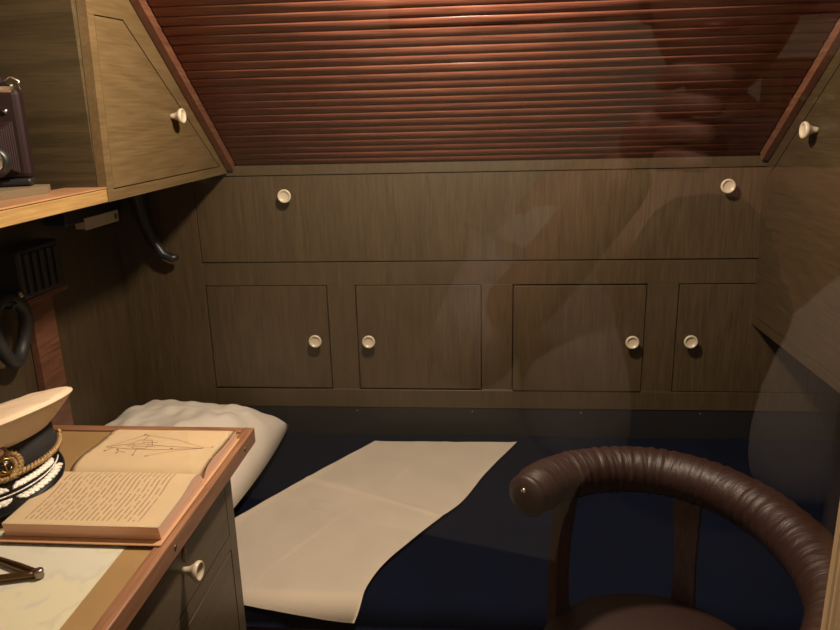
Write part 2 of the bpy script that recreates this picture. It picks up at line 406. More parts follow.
# ------------------------------------------------------------------ wall cupboard, right
XK = .6505
cur = thing('wall_cupboard', 'olive wooden cupboard at the right wall with slanted top edge and white knob', 'cupboard', (.9, 1.4, .754))
YR0 = .62
p1 = (1.236, 1.5475)
outer = [(YR0, .7545), (1.7485, .7545), (1.7485, 1.139), (1.245, 1.545), (YR0, 1.545)]
inner = [(YR0+.03, .776), (1.729, .776), (1.729, 1.118), (1.236, 1.515), (YR0+.03, 1.515)]
MB().ring(outer, inner, XK, XK+.016, fnL).build('face_frame', 'oak_y', cur)
din = [(YR0+.032, .778), (1.727, .778), (1.727, 1.117), (1.235, 1.513), (YR0+.032, 1.513)]
d2 = MB().prism(din, XK+.0005, XK+.015, fnL).build('door', 'oak_y', cur, origin=(XK, YR0, .78))
knob(d2, (XK+.0005, 1.512, 1.218), (-1, 0, 0))
MB().box((XK+.017, YR0, .7545), (XR-.002, 1.7485, .768)).build('bottom_board', 'oak_y', cur)
MB().box((XK+.017, YR0, .768), (XR-.002, YR0+.016, 1.545)).build('side_board', 'oak_v', cur)

# ------------------------------------------------------------------ bunk
bunk = thing('bunk', 'built-in dark wooden bunk with black board along the wall', 'bunk', (.15, 1.4, 0))
BY0, BY1 = 1.062, 1.742
MB().box((XL+.003, BY0, 0), (1.19, BY0+.02, .418), .002, 1).build('front_board', 'bunkwood', bunk)
MB().box((XL+.003, BY0+.021, .27), (1.19, YB-.002, .30)).build('base_board', 'bunkwood', bunk)
bb = MB(); bb.box((XL+.003, YF+.003, .301), (1.19, YF+.02, .5225), .001, 1).build('back_board', 'backboard', bunk)
for x in (-.335, -.03, .25, .55):
    MB().lathe([(0.0026, 0), (.0022, .0008), (0, .0012)], 10, Matrix.Translation((x, YF+.003, .512)) @ Matrix.Rotation(pi/2, 4, 'X')).build('rivet', 'screw', bunk)
MB().box((XL+.008, BY0+.03, .301), (1.18, BY1-.003, .425), .03, 3).build('mattress', 'mattress', bunk)

def topz(y):
    """blanket surface: flat with a rounded front edge"""
    r = .035; y0 = BY0-.012
    if y > y0+r: return .45
    d = min(1, (y0+r-y)/r); return .45-r+r*math.sqrt(max(0, 1-d*d))
def blanket_pt(u, v):
    x = XL+.006+u*(1.186-(XL+.006))
    L = .71; r = .035; s = v*(L+.018)
    yfar = BY1
    flat = yfar-(BY0-.012+r)
    if s < flat: y = yfar-s; z = .45
    elif s < flat+r*pi/2: a = (s-flat)/r; y = (BY0-.012+r)-r*sin(a); z = .45-r+r*cos(a)
    else: y = BY0-.012; z = .45-r-(s-flat-r*pi/2)
    w = .0035*hsh(x*4, y*6, 3)+.002*hsh(x*11, y*9, 1)
    if z >= .449:
        z += w-.002
    else: y += w*.8
    return Vector((x, y, z))
tag(MB().grid(120, 60, blanket_pt, thick=-.006).build('blanket', 'blanket', None, origin=(.15, 1.4, .45)), 'dark navy blue wool blanket spread over the bunk', 'blanket')

Lp = [(-.28, 1.684), (-.411, 1.486), (-.515, 1.317), (-.585, 1.18), (-.635, 1.098), (-.640, 1.078)]
Rp = [(.084, 1.690), (.006, 1.526), (-.044, 1.399), (-.082, 1.339), (-.157, 1.218), (-.187, 1.161), (-.206, 1.103), (-.215, 1.050), (-.225, 1.022)]
def along(P, t):
    n = len(P)-1; i = min(n-1, int(t*n)); f = t*n-i
    def cr(a, b, c, d): return .5*((2*b)+(-a+c)*f+(2*a-5*b+4*c-d)*f*f+(-a+3*b-3*c+d)*f**3)
    g = lambda k: P[max(0, min(n, k))]
    return Vector([cr(g(i-1)[k], g(i)[k], g(i+1)[k], g(i+2)[k]) for k in (0, 1)])
def sheet_pt(u, v):
    a, b = along(Lp, v), along(Rp, v); p = a.lerp(b, u)
    y0 = BY0-.012+.035
    z = .4545
    if p.y < y0:
        s = y0-p.y; r = .040; ang = min(s/r, pi/2)
        y = y0-r*sin(ang); z = .4545-r+r*cos(ang)-max(0, s-r*pi/2)
        p = Vector((p.x, y))
    z += .0022*abs(hsh(p.x*7, p.y*5, 9))+.0012*hsh(p.x*22, p.y*13, 2)+.0015
    # fold crease
    cr = abs((p.y-(1.487-(p.x+.411)*.47))); z += .0022*math.exp(-(cr/.006)**2)
    cr2 = abs(u-.5); z += .0008*math.exp(-(cr2/.01)**2)
    ed = min(u, 1-u)*.36
    z += .0015*math.exp(-(ed/.01)**2)
    return Vector((p.x, p.y, z))
tag(MB().grid(60, 110, sheet_pt, thick=-.003).build('folded_sheet', 'sheet', None, origin=(-.2, 1.35, .455)), 'cream white linen sheet folded in a strip across the navy blanket', 'sheet')

# pillow
def pillow_pt(side):
    def fn(u, v):
        a, b = 2*u-1, 2*v-1
        ca, cb = abs(a), abs(b)
        sx = .195*a*(1-.07*(1-cb**2)*0+.0)*(1-.05*(1-ca)*0); sy_ = .262*b
        pin = 1-.10*(1-abs(b)**2.5)*0
        # corners pulled out, sides pulled in
        sx = .200*a*(1+.08*(1-cb**2)); sy_ = .285*b*(1-.05*(1-ca**3))
        h = (max(0, 1-ca**3.2)*max(0, 1-cb**3.2))**.48
        wr = .010*hsh(a*2.2+5, b*3, 1)+.006*hsh(a*6, b*3+2*a, 4)-.006*abs(hsh(a*4+b*2, b*7-a*3, 8))
        # radiating creases near the right edge
        cre = .0085*sin(b*15+a*7+2*hsh(a*2, b*2, 5))*max(0, ca-.45)*(1-ca)*8
        if side > 0: z = h*(.122+wr*1.3+.02*hsh(a*1.3+2, b*1.1, 7))+cre*h
        else: z = -h*.028
        return (sx, sy_, z)
    return fn
PM = Matrix.Translation((-.727, 1.44, .483)) @ Matrix.Rotation(RD(-3), 4, 'Z')
pb = MB()
for sd in (1, -1):
    f = pillow_pt(sd)
    pb.grid(56, 56, lambda u, v: PM @ Vector(f(u, v)))
bmesh.ops.remove_doubles(pb.bm, verts=pb.bm.verts, dist=.0004); bmesh.ops.recalc_face_normals(pb.bm, faces=pb.bm.faces)
pil = pb.build('pillow', 'pillow', None, origin=(-.708, 1.44, .455), smooth=True)
tag(pil, 'plump white cotton pillow at the head of the bunk behind the desk', 'pillow')

# ------------------------------------------------------------------ desk
XD = -.372; DY0, DY1 = .53, 1.052; DZ = .7835
desk = thing('desk', 'wooden writing desk with raised reddish rim, drawer and cupboard door', 'desk', (-.63, .8, 0))
MB().box((XL+.003, DY0, .757), (XD-.018, DY1-.018, DZ-.0035)).build('desk_top', 'desk', desk)
rm = MB().box((XD-.0175, DY0, .757), (XD, DY1, DZ), .002, 2).build('side_rim', 'rim', desk)
MB().box((XL+.003, DY1-.0175, .757), (XD-.0177, DY1, DZ), .002, 2).build('end_rim', 'rim_x', desk)
for yy in (1.0, .735):
    MB().lathe([(.004, 0), (.0034, .0007), (.0008, .0009), (0, .0004)], 12, Matrix.Translation((XD, yy, .770)) @ Matrix.Rotation(pi/2, 4, 'Y')).build('screw', 'screw', rm)
XS = -.388; YS1 = .968
body = MB()
ZD0, ZD1 = .655, .737                  # drawer
body.box((XL+.003, DY0+.01, 0), (XS-.02, YS1, .756))
body.box((XS-.0195, DY0+.01, .7385), (XS, YS1, .756))                 # top rail
body.box((XS-.0195, .942, 0), (XS, YS1, .738))                        # far stile
body.box((XS-.0195, DY0+.01, 0), (XS, DY0+.03, .738))
body.box((XS-.0195, DY0+.031, .630), (XS, .9415, .653))
body.box((XS-.0195, DY0+.031, 0), (XS, .9415, .06))
body.build('carcass', 'oak_side', desk)
dw = MB().box((XS-.018, DY0+.033, ZD0), (XS+.0005, .940, ZD1), .001, 1).build('drawer', 'oak_side', desk, origin=(XS, DY0+.033, ZD0))
knob(dw, (XS+.0005, .776, .709), (1, -.05, 0), .8)
MB().lathe([(.010, 0), (.0095, .001), (.004, .0012), (0, .0004)], 20, Matrix.Translation((XS+.0005, .785, .7255)) @ Matrix.Rotation(pi/2, 4, 'Y') @ Matrix.Scale(.6, 4, (0, 1, 0))).build('knob_shadow_oval', 'bronze', dw)  # dark bronze oval added in place of the knob's shadow on the drawer
MB().box((XS-.018, DY0+.033, .062), (XS+.0005, .9385, .628), .001, 1).build('door', 'oak_side', desk, origin=(XS, DY0+.033, .062))

# ------------------------------------------------------------------ sea chart, book, dividers
tag(MB().prism([(-.80, .545), (-.4235, .545), (-.4255, .735), (-.80, .755)], .7801, .7806, lambda u, v, t: (u, v, t)).build('sea_chart', 'chart', None, origin=(-.6, .65, .7801)), 'pale paper sea chart lying flat on the desk under the book', 'chart')

book = thing('open_book', 'open old hardback book with yellowed pages lying on the desk', 'book', (-.48, .86, .7838))
BX0, BX1 = -.580, -.384; GY = .862
def near_prof(s):   # s 0 at gutter .. 1 at fore-edge: y, z of page surface
    y = GY-.003-.137*s
    z = .8065 - .0015*s - .010*math.exp(-(s/.045)**1.3) + .0045*math.exp(-((s-.22)/.18)**2)
    return y, z
def far_prof(s):
    y = GY+.003+.135*s
    z = .800 + .0005*s - .009*math.exp(-(s/.05)**1.3) + .0035*math.exp(-((s-.28)/.25)**2)
    return y, z
def skew(u, y): return BX0+u*(BX1-BX0)+.0*(y-GY)
def page(name, prof, mat, lift=.0004):
    return MB().grid(20, 60, lambda u, v: Vector((skew(u, prof(v)[0]), prof(v)[0], prof(v)[1]+lift)), thick=-.0003).build(name, mat, book)
NP, FP = near_prof, far_prof
def block(name, prof, base, out):
    pts = [prof(i/40) for i in range(41)]
    ye = pts[-1][0]
    poly = pts+[(ye+out, base), (GY, base)]
    return MB().prism(poly, BX0, BX1, lambda u, v, t: (t, u, v)).build(name, 'edges', book)
block('page_block', NP, .7865, .004); block('page_block', FP, .7865, .001)
# printed page: u across lines = X, v along text = Y (gutter to fore-edge)
pg = page('printed_page', NP, 'text'); pg['label'] = 'yellowed page printed with lines of text'
pg2 = page('drawing_page', FP, 'paper'); pg2['label'] = 'yellowed page with a faint line drawing'
cv = MB().box((BX0-.004, .7145, .7842), (BX1+.004, GY-.004, .7863), .0008, 1).box((BX0-.004, GY+.004, .7842), (BX1+.004, 1.004, .7863), .0008, 1)
cv.box((BX0-.004, GY-.0039, .7842), (BX1+.004, GY+.0039, .7863)); cv.build('cover', 'cover', book)
# drawing on the far page: u 0..1 along X, s across
dl = MB()
def dpt(u, s):
    y, z = FP(s); return Vector((BX0+u*(BX1-BX0), y, z+.0009))
def stroke(pts, w=.00045):
    P = []
    for (a, b), (c, d) in zip(pts, pts[1:]):
        for k in range(6): P.append(dpt(a+(c-a)*k/6, b+(d-b)*k/6))
    P.append(dpt(*pts[-1])); dl.tube(P, w, 5, sy=.3)
hull = [(.10, .52), (.22, .60), (.36, .62), (.48, .58), (.86, .52)]
stroke(hull); stroke([(.10, .52), (.30, .47), (.50, .46), (.86, .52)])
stroke([(.26, .60), (.30, .72), (.40, .72), (.44, .60)]); stroke([(.33, .72), (.34, .84), (.30, .85)])
stroke([(.34, .84), (.60, .74), (.86, .54)], .0003); stroke([(.30, .85), (.12, .56)], .0003)
stroke([(.5, .30), (.70, .46), (.9, .55)], .0003); stroke([(.20, .50), (.24, .40), (.3, .38)]); stroke([(.36, .46), (.38, .33)]); stroke([(.16, .51), (.14, .42)])
stroke([(.30, .60), (.31, .50), (.42, .49), (.41, .60)]); stroke([(.34, .66), (.46, .66)]); stroke([(.25, .56), (.47, .55)])
for a, b in ((.30, .86), (.13, .41), (.24, .36), (.38, .31), (.92, .56), (.49, .29), (.62, .50), (.22, .44)):
    stroke([(a-.008, b), (a+.008, b+.005)], .0011)
dl.build('line_drawing', 'ink', pg2)

dv = thing('drawing_dividers', 'dark brass navigation dividers lying on the sea chart', 'dividers', (-.5, .655, .781))
hd = Vector((-.494, .655, .7865))
for dy, zz in ((.028, .785), (-.040, .786)):
    q = Vector((-.60, hd.y+dy+.012, zz)); pts = [hd.lerp(q, t)+Vector((0, 0, 0)) for t in (0, .1, .3, .6, .85, 1)]
    MB().tube(pts, [.0040, .0044, .0048, .0040, .0028, .0010], 10, sx=1, sy=.8).build('leg', 'bronze', dv)
MB().lathe([(0, -.005), (.0055, -.005), (.0062, -.003), (.0055, 0), (.0062, .003), (.0055, .0055), (.002, .0062), (0, .0062)], 16, Matrix.Translation(hd) @ Matrix.Scale(.9, 4)).build('hinge', 'screw', dv)

# ------------------------------------------------------------------ peaked cap
cap = thing('peaked_cap', 'white naval officer cap with black band, gold badge and silver-leafed peak', 'cap', (-.720, .905, .781))
CM = Matrix.Translation((-.679, .858, .8012)) @ Matrix.Rotation(RD(45), 4, 'Z') @ Matrix.Rotation(RD(-8), 4, 'Y') @ Matrix.Rotation(RD(-11), 4, 'X')
# local frame: front is -Y
def cbuild(b, name, mat, parent): 
    b.bm.transform(CM); return b.build(name, mat, parent, smooth=True)
R0 = .088
def ell(a, r): return Vector((r*.94*cos(a), r*1.05*sin(a), 0))
b = MB(); b.lathe([(R0-.002, 0), (R0, .002), (R0+.001, .02), (R0+.0015, .044), (R0-.001, .046), (R0-.008, .046)], 64, None, .94, 1.05); cbuild(b, 'band', 'velvet', cap)
def crown_fn(co):
    r = math.hypot(co.x/.94, co.y/1.05); t = max(0, (co.z-.042)/.05)
    front = -co.y/.12
    a = math.atan2(co.y, co.x)
    z = co.z+t*(.012*front)+(.0012*sin(a*9)+.001*sin(a*17+1))*min(1, t)*(r < .12)
    s = 1+(.0)*t
    return (co.x*s, co.y*s-.006*t, z)
b = MB(); b.lathe([(R0-.002, .042), (R0+.002, .045), (R0+.010, .050), (R0+.022, .058), (R0+.034, .067), (R0+.0405, .0725), (R0+.0425, .0755), (R0+.0405, .0785), (R0+.030, .0800), (.07, .0815), (.03, .0825), (0, .083)], 72, None, .94, 1.05, crown_fn)
crown = cbuild(b, 'crown', 'capwhite', cap)
# piping round the crown edge
b = MB(); pts = []
for i in range(72):
    a = 2*pi*i/72; p = ell(a, R0+.0425); pts.append(crown_fn(Vector((p.x, p.y, .0755))))
b.tube(pts, .0017, 8, closed=True); cbuild(b, 'crown_piping', 'capwhite', crown)
# peak
def visor_pt(a, t, off=0):
    """a in -1..1 along the front arc, t 0..1 outward"""
    ang = -pi/2+a*RD(62); w = .037*max(0, 1-abs(a)**1.8)**.9+.0012
    p = ell(ang, R0-.001+t*w); n = ell(ang, 1)
    z = .006-.55*t*w-.10*t*t*w*0 - .012*(1-a*a)*t*t+off
    return Vector((p.x, p.y, z))
b = MB(); b.grid(48, 10, lambda u, v: visor_pt(2*u-1, v), thick=-.002); visor = cbuild(b, 'peak', 'patent', cap)
b = MB(); b.tube([visor_pt(-1+2*i/48, 1, -.0005) for i in range(49)], .0014, 6); cbuild(b, 'peak_edge', 'patent', visor)
# oak leaves in silver bullion on the peak
b = MB()
for side in (-1, 1):
    for i in range(11):
        a = side*(.08+.058*i); t = .56
        for k, (dt, tw) in enumerate(((.2, .6), (-.18, -.6))):
            c = visor_pt(a, t+dt, .0015); d = (visor_pt(a+side*.05, t+dt, .0015)-c).normalized()
            out = (visor_pt(a, .95)-visor_pt(a, .3)).normalized()
            dirv = (d+out*tw).normalized(); nrm = d.cross(out).normalized()
            L2 = .0075; pts = [c-dirv*L2, c-dirv*L2*.4, c, c+dirv*L2*.5, c+dirv*L2]
            b.tube(pts, [.0008, .0036, .0028, .0038, .0008], 7, up=nrm if nrm.z > 0 else -nrm, sy=.5)
b.tube([visor_pt(-.85+1.7*i/40, .58, .001) for i in range(41)], .0011, 6)
lf = cbuild(b, 'oak_leaf_embroidery', 'silver', visor)
# chin cord and side buttons
b = MB(); N = 60
for ph in (0, pi):
    pts = []
    for i in range(N*3+1):
        t = i/(N*3); a = -pi/2+(2*t-1)*RD(84); p = ell(a, R0+.0045)
        zz = .0085+.012*abs(2*t-1)**3
        rr = .0024; q = t*150+ph
        pts.append(Vector((p.x, p.y, zz))+Vector((cos(a)*cos(q)*rr, sin(a)*cos(q)*rr, sin(q)*rr)))
    b.tube(pts, .0024, 6)
cbuild(b, 'chin_cord', 'gold', cap)
for s_ in (-1, 1):
    a = -pi/2+s_*RD(82); p = ell(a, R0+.005)
    b = MB(); b.lathe([(.0055, 0), (.006, .002), (.004, .0045), (0, .0055)], 16, Matrix.Translation((p.x, p.y, .022)) @ Vector((cos(a), sin(a), 0)).to_track_quat('Z', 'Y').to_matrix().to_4x4())
    cbuild(b, 'side_button', 'gold', cap)
# badge on the band front
BA = -pi/2+RD(3)
def badge_pt(x, z, off=.003):
    a = BA+x/(R0*1.0); p = ell(a, R0+.002+off); return Vector((p.x, p.y, z))
nB = Vector((cos(BA), sin(BA), 0))
def disc(b, x, z, r, h, off=.002, prof=None):
    m = Matrix.Translation(badge_pt(x, z, off)) @ nB.to_track_quat('Z', 'Y').to_matrix().to_4x4()
    b.lathe(prof or [(r, 0), (r, h*.6), (r*.8, h), (0, h)], 22, m)
b = MB()
for side in (-1, 1):
    for i in range(9):
        ang = RD(-80+17*i); cx, cz = side*.0185*cos(ang), .024+.0165*sin(ang)
        for k in (-1, 0, 1):
            d2_ = ang+pi/2+k*.75; L2 = .0078
            dx, dz = side*cos(d2_)*L2, sin(d2_)*L2
            ox = side*cos(ang)*.002*k
            P = [badge_pt(cx+ox-dx*.4, cz-dz*.4, .0035), badge_pt(cx+ox, cz, .005), badge_pt(cx+ox+dx*.4, cz+dz*.4, .005), badge_pt(cx+ox+dx, cz+dz, .004)]
            b.tube(P, [.0012, .0027, .0025, .0005], 7, up=nB, sy=.6)
b.tube([badge_pt(.0005-.010*(1-t)+.010*t, .006+.001*sin(t*9)) for t in [i/8 for i in range(9)]], .0026, 8)
disc(b, 0, .024, .0175, .0025, .0015)
wre = cbuild(b, 'wreath', 'gold', cap)
b = MB(); disc(b, 0, .0245, .0, .0, .0045, [(.0085, 0), (.0085, .002), (0, .002)]); cbuild(b, 'badge_field', 'patent', wre)
b = MB(); b.tube([badge_pt(.0098*cos(2*pi*i/24), .0245+.0098*sin(2*pi*i/24), .0065) for i in range(24)], .0014, 8, closed=True, up=nB)
# anchor
def st(P, r=.0009): b.tube([badge_pt(x, z, .0078) for x, z in P], r, 6, up=nB)
st([(0, .0300), (0, .0175)], .0011); st([(-.0035, .0275), (.0035, .0275)])
st([(-.0055, .0215), (-.0042, .0188), (-.002, .0175), (0, .0170), (.002, .0175), (.0042, .0188), (.0055, .0215)], .0010)
b.tube([badge_pt(.0013*cos(2*pi*i/10), .0311+.0013*sin(2*pi*i/10), .0078) for i in range(10)], .0005, 5, closed=True, up=nB)
cbuild(b, 'anchor_roundel', 'brass', wre)
b = MB(); disc(b, 0, .0445, .0075, .003, .004); ck = cbuild(b, 'cockade', 'red', cap)
b = MB(); disc(b, 0, .0445, .0, .0, .0066, [(.0048, 0), (.0042, .0012), (0, .0016)]); cbuild(b, 'cockade_centre', 'capwhite', ck)
b = MB()
for i in range(14):
    a = 2*pi*i/14; b.tube([badge_pt(.0062*cos(a), .0445+.0062*sin(a), .0066), badge_pt(.0080*cos(a), .0445+.0080*sin(a), .006)], .0009, 6, up=nB)
cbuild(b, 'cockade_rim', 'gold', ck)

# ------------------------------------------------------------------ folding camera on the shelf
fc = thing('folding_camera', 'old black folding camera with chrome trim standing on the overhead shelf', 'camera', (-.76, 1.05, 1.165))
KM = Matrix.Translation((-.778, 1.045, 1.1765)) @ Matrix.Rotation(RD(22), 4, 'Z') @ Matrix.Diagonal((1, 1, .96, 1))
def kb(b, n, m, p=fc, sm=False): b.bm.transform(KM); return b.build(n, m, p, smooth=sm)
kbody = kb(MB().box((-.09, -.012, .01), (.09, .024, .150), .010, 3), 'body', 'leatherette')
kb(MB().box((-.085, -.0135, .142), (.085, .0245, .156), .004, 2), 'top_plate', 'chrome')
kb(MB().box((-.07, -.011, .1562), (.070, .006, .166), .003, 2), 'viewfinder', 'leatherette')
kb(MB().tube([(.068, 0, .158), (.080, 0, .167), (.090, 0, .160), (.091, 0, .148)], .0022, 8), 'strap_lug', 'chrome')
kb(MB().lathe([(.004, 0), (.004, .003), (0, .004)], 14, Matrix.Translation((.068, -.012, .115)) @ Matrix.Rotation(pi/2, 4, 'X')), 'release_button', 'chrome', sm=True)
kb(MB().box((-.088, -.013, .0), (.088, .0245, .012), .004, 2), 'base_plate', 'blackmetal')
# bellows and lens standard
bl = MB()
for i in range(8):
    s = .040-.002*i; bl.box((.040-s*.9, -.014-.006*i-.004, .060-s), (.040+s*.9, -.014-.006*i, .060+s), .002, 1)
kb(bl, 'bellows', 'leatherette')
kb(MB().lathe([(.024, 0), (.025, .004), (.021, .010), (.017, .013), (.0155, .012), (.015, .008), (0, .008)], 30, Matrix.Translation((.052, -.064, .042)) @ Matrix.Rotation(pi/2, 4, 'X')), 'lens_barrel', 'blackmetal', sm=True)
lnp = fc
kb(MB().lathe([(.0135, 0), (.0160, .0065), (.0150, .0075), (.0125, .001), (.009, .003), (0, .0045)], 30, Matrix.Translation((.052, -.0715, .042)) @ Matrix.Rotation(pi/2, 4, 'X')), 'lens', 'chrome', sm=True)

tag(MB().prism([(-.86, .95), (-.700, .95), (-.672, 1.075), (-.684, 1.10), (-.86, 1.095)], 1.1637, 1.1755, lambda u, v, t: (u, v, t)).build('canvas_pouch', 'case', None, origin=(-.75, 1.0, 1.164)), 'flat tan canvas camera case under the camera on the overhead shelf', 'case')

# ------------------------------------------------------------------ fittings on the left wall, under the cupboard
XW = XL+.001
bt = thing('wall_batten', 'red-brown vertical wooden batten on the left wall above the cap', 'batten', (XW, 1.36, .5))
MB().box((XW, 1.335, .45), (XW+.018, 1.410, .925), .002, 1).build('board', 'mahog', bt)
MB().box((XW, 1.285, .926), (XW+.045, 1.43, .940), .003, 1).build('bracket', 'mahog', bt)
ic = thing('wall_instrument', 'black ribbed instrument housing mounted on the left wall above the batten', 'instrument', (XW, 1.33, .945))
MB().box((XW, 1.27, .9405), (XW+.055, 1.41, 1.04), .010, 3).build('housing', 'blackmetal', ic)
rb = MB()
for k in range(5): rb.box((XW+.0552, 1.278+k*.024, .950), (XW+.062, 1.290+k*.024, 1.03), .002, 1)
rb.build('ribs', 'rubber', ic)
MB().lathe([(.008, 0), (.008, .006), (.004, .009), (0, .009)], 16, Matrix.Translation((XW+.045, 1.300, .955)) @ Matrix.Rotation(pi/2, 4, 'X') @ Matrix.Translation((0, 0, .03))).build('dial', 'screw', ic)
pts = []
for i in range(32):
    a = 2*pi*i/32; pts.append((XW+.030+.006*sin(a*2), 1.245+.045*cos(a), .888+.062*sin(a)))
hs = thing('rubber_hose', 'loop of black rubber hose hanging on the left wall', 'hose', (XW, 1.245, .888))
MB().tube(pts, .0125, 12, closed=True, up=Vector((1, 0, 0))).build('hose_loop', 'rubber', hs)
MB().tube([(XL+.0005, 1.245, .936), (XW+.04, 1.245, .932), (XW+.048, 1.245, .944)], .004, 8).build('hook', 'blackmetal', hs)
lp = thing('label_box', 'small box with a pale plate mounted under the overhead cupboard', 'box', (-.85, 1.58, 1.0))
MB().box((XL, 1.45, 1.055), (XW+.05, 1.70, 1.1385), .004, 1).build('box', 'blackmetal', lp)
MB().box((XW+.051, 1.515, 1.037), (XW+.054, 1.665, 1.064), .001, 1).box((XW+.03, 1.515, 1.040), (XW+.051, 1.665, 1.0545)).build('plate', 'label', lp)
MB().lathe([(.007, 0), (.006, .001), (.004, .001), (.0035, .0003), (0, .0003)], 14, Matrix.Translation((XW+.054, 1.650, 1.050)) @ Matrix.Rotation(pi/2, 4, 'Y')).build('stud', 'screw', lp)
gn = MB(); P = [(-.850, 1.712, 1.137), (-.848, 1.712, 1.09), (-.838, 1.712, 1.03), (-.820, 1.712, .978), (-.798, 1.712, .945), (-.775, 1.712, .935), (-.762, 1.712, .938)]
gn.tube(P, [.022, .021, .017, .014, .012, .010, .007], 14, up=Vector((0, 1, 0)))
tag(gn.build('curved_hook', 'blackmetal', None, origin=P[0], smooth=True), 'thick curved black hook hanging below the overhead cupboard corner', 'hook')

# ------------------------------------------------------------------ armchair
ch = thing('armchair', 'round-backed armchair with dark brown leather rail and seat', 'chair', (.2, .8, 0))
RZ = .748
ctrl = [(.062, .915), (.095, .955), (.14, .983), (.20, .998), (.265, .990), (.325, .950), (.368, .885), (.388, .81), (.388, .735), (.370, .665), (.325, .600), (.26, .56), (.19, .545), (.12, .545)]
path = []
n = len(ctrl)-1
for i in range(0, 161):
    p = along(ctrl, i/160); path.append(Vector((p.x, p.y, RZ)))
rad = []
for i in range(161):
    t = i/160; w = .0011*sin(i*2.1)+.0008*sin(i*3.7+1); e = min(t, 1-t)
    rad.append((.035+w*(1 if .12 < t < .9 else .3))*(min(1, .80+e*26*.2) if e < .04 else 1))
rail = MB().tube(path, rad, 28, sx=1.0, sy=.95).build('back_rail', 'leather', ch); rail['label'] = 'padded horseshoe rail in wrinkled dark brown leather'
for q, d in ((path[0], path[0]-path[1]), (path[-1], path[-1]-path[-2])):
    m = Matrix.Translation(q) @ d.normalized().to_track_quat('Z', 'Y').to_matrix().to_4x4()
    MB().lathe([(.029, -.003), (.031, .002), (.028, .007), (.015, .0105), (0, .0115)], 24, m).build('end_cap', 'leather', rail)
    MB().lathe([(.0045, .0), (.004, .003), (0, .005)], 12, m @ Matrix.Translation((.0, .012, .0100))).build('stud', 'chrome', rail)
SX, SY, SZ, SR = .238, .858, .532, .168
st_ = MB(); st_.lathe([(0, SZ-.055), (SR-.02, SZ-.055), (SR-.004, SZ-.048), (SR, SZ-.035), (SR-.003, SZ-.018), (SR-.022, SZ-.004), (SR-.05, SZ+.003), (SR-.1, SZ+.008), (0, SZ+.010)], 64, Matrix.Translation((SX, SY, 0)))
st_.build('seat', 'seatleather', ch)
MB().lathe([(0, SZ-.085), (SR-.03, SZ-.085), (SR-.012, SZ-.08), (SR-.012, SZ-.0555), (0, SZ-.0555)], 48, Matrix.Translation((SX, SY, 0))).build('seat_frame', 'bunkwood', ch)
MB().tube([(SX+(SR+.0005)*cos(2*pi*i/64), SY+(SR+.0005)*sin(2*pi*i/64), SZ-.044) for i in range(64)], .003, 8, closed=True).build('seat_piping', 'leather', ch)
M['upright'] = wood('dark_chair_wood', (.035, .018, .012), (.085, .040, .026), 2, rough=.4, seed=21)
for (x, y, w) in ((.122, .965, .034), (.295, .965, .034), (.130, .560, .034), (.350, .650, .034)):
    d = (Vector((x, y, 0))-Vector((SX, SY, 0))).normalized()
    base = Vector((SX, SY, 0))+d*(SR-.004)
    sd = Vector((-d.y, d.x, 0))
    pts = []
    for t in [i/8 for i in range(9)]:
        p = base.lerp(Vector((x, y, 0)), t**.7); pts.append(Vector((p.x, p.y, SZ-.07+t*(RZ-.02-SZ+.07)))+d*.008*sin(pi*t))
    b = MB()
    for a_, c_ in zip(pts, pts[1:]): pass
    o = bmesh.new(); o.loops.layers.uv.new('UVMap'); rings = []
    for i, p in enumerate(pts):
        ww = w*(.5+.06*cos(pi*i/4)); rings.append([o.verts.new(p+sd*s1*ww+d*s2*.008) for s1, s2 in ((-1, -1), (1, -1), (1, 1), (-1, 1))])
    for A, B in zip(rings, rings[1:]):
        for j in range(4): o.faces.new((A[j], A[(j+1) % 4], B[(j+1) % 4], B[j]))
    o.faces.new(rings[0][::-1]); o.faces.new(rings[-1]); bmesh.ops.recalc_face_normals(o, faces=o.faces)
    b.merge(o).build('upright', 'upright', ch)
for sx_, sy_ in ((-1, 1), (1, 1), (-1, -1), (1, -1)):
    MB().tube([(SX+sx_*.095, SY+sy_*.095, SZ-.083), (SX+sx_*.105, SY+sy_*.105, .25), (SX+sx_*.118, SY+sy_*.118, 0)], [.018, .016, .012], 14).build('leg', 'upright', ch)

# ------------------------------------------------------------------ lights
def light(name, kind, loc, energy, col, size=.05, rot=None, **k):
    l = bpy.data.lights.new(name, kind); l.energy = energy; l.color = col
    if kind == 'AREA': l.size = size
    else: l.shadow_soft_size = size
    for a, b in k.items(): setattr(l, a, b)
    o = bpy.data.objects.new(name, l); C.objects.link(o); o.location = loc
    if rot: o.rotation_euler = rot
    return o
light('ceiling_lamp_light', 'POINT', (-.08, .95, 1.665), 62.0, (1, .835, .64), .04)
w = bpy.data.worlds.new('w'); bpy.context.scene.world = w; w.use_nodes = True
w.node_tree.nodes['Background'].inputs[0].default_value = (1, .75, .5, 1); w.node_tree.nodes['Background'].inputs[1].default_value = .01

sc = bpy.context.scene
sc.view_settings.view_transform = 'Standard'; sc.view_settings.look = 'None'; sc.view_settings.exposure = 0; sc.view_settings.gamma = 1
sc.view_settings.use_curve_mapping = False
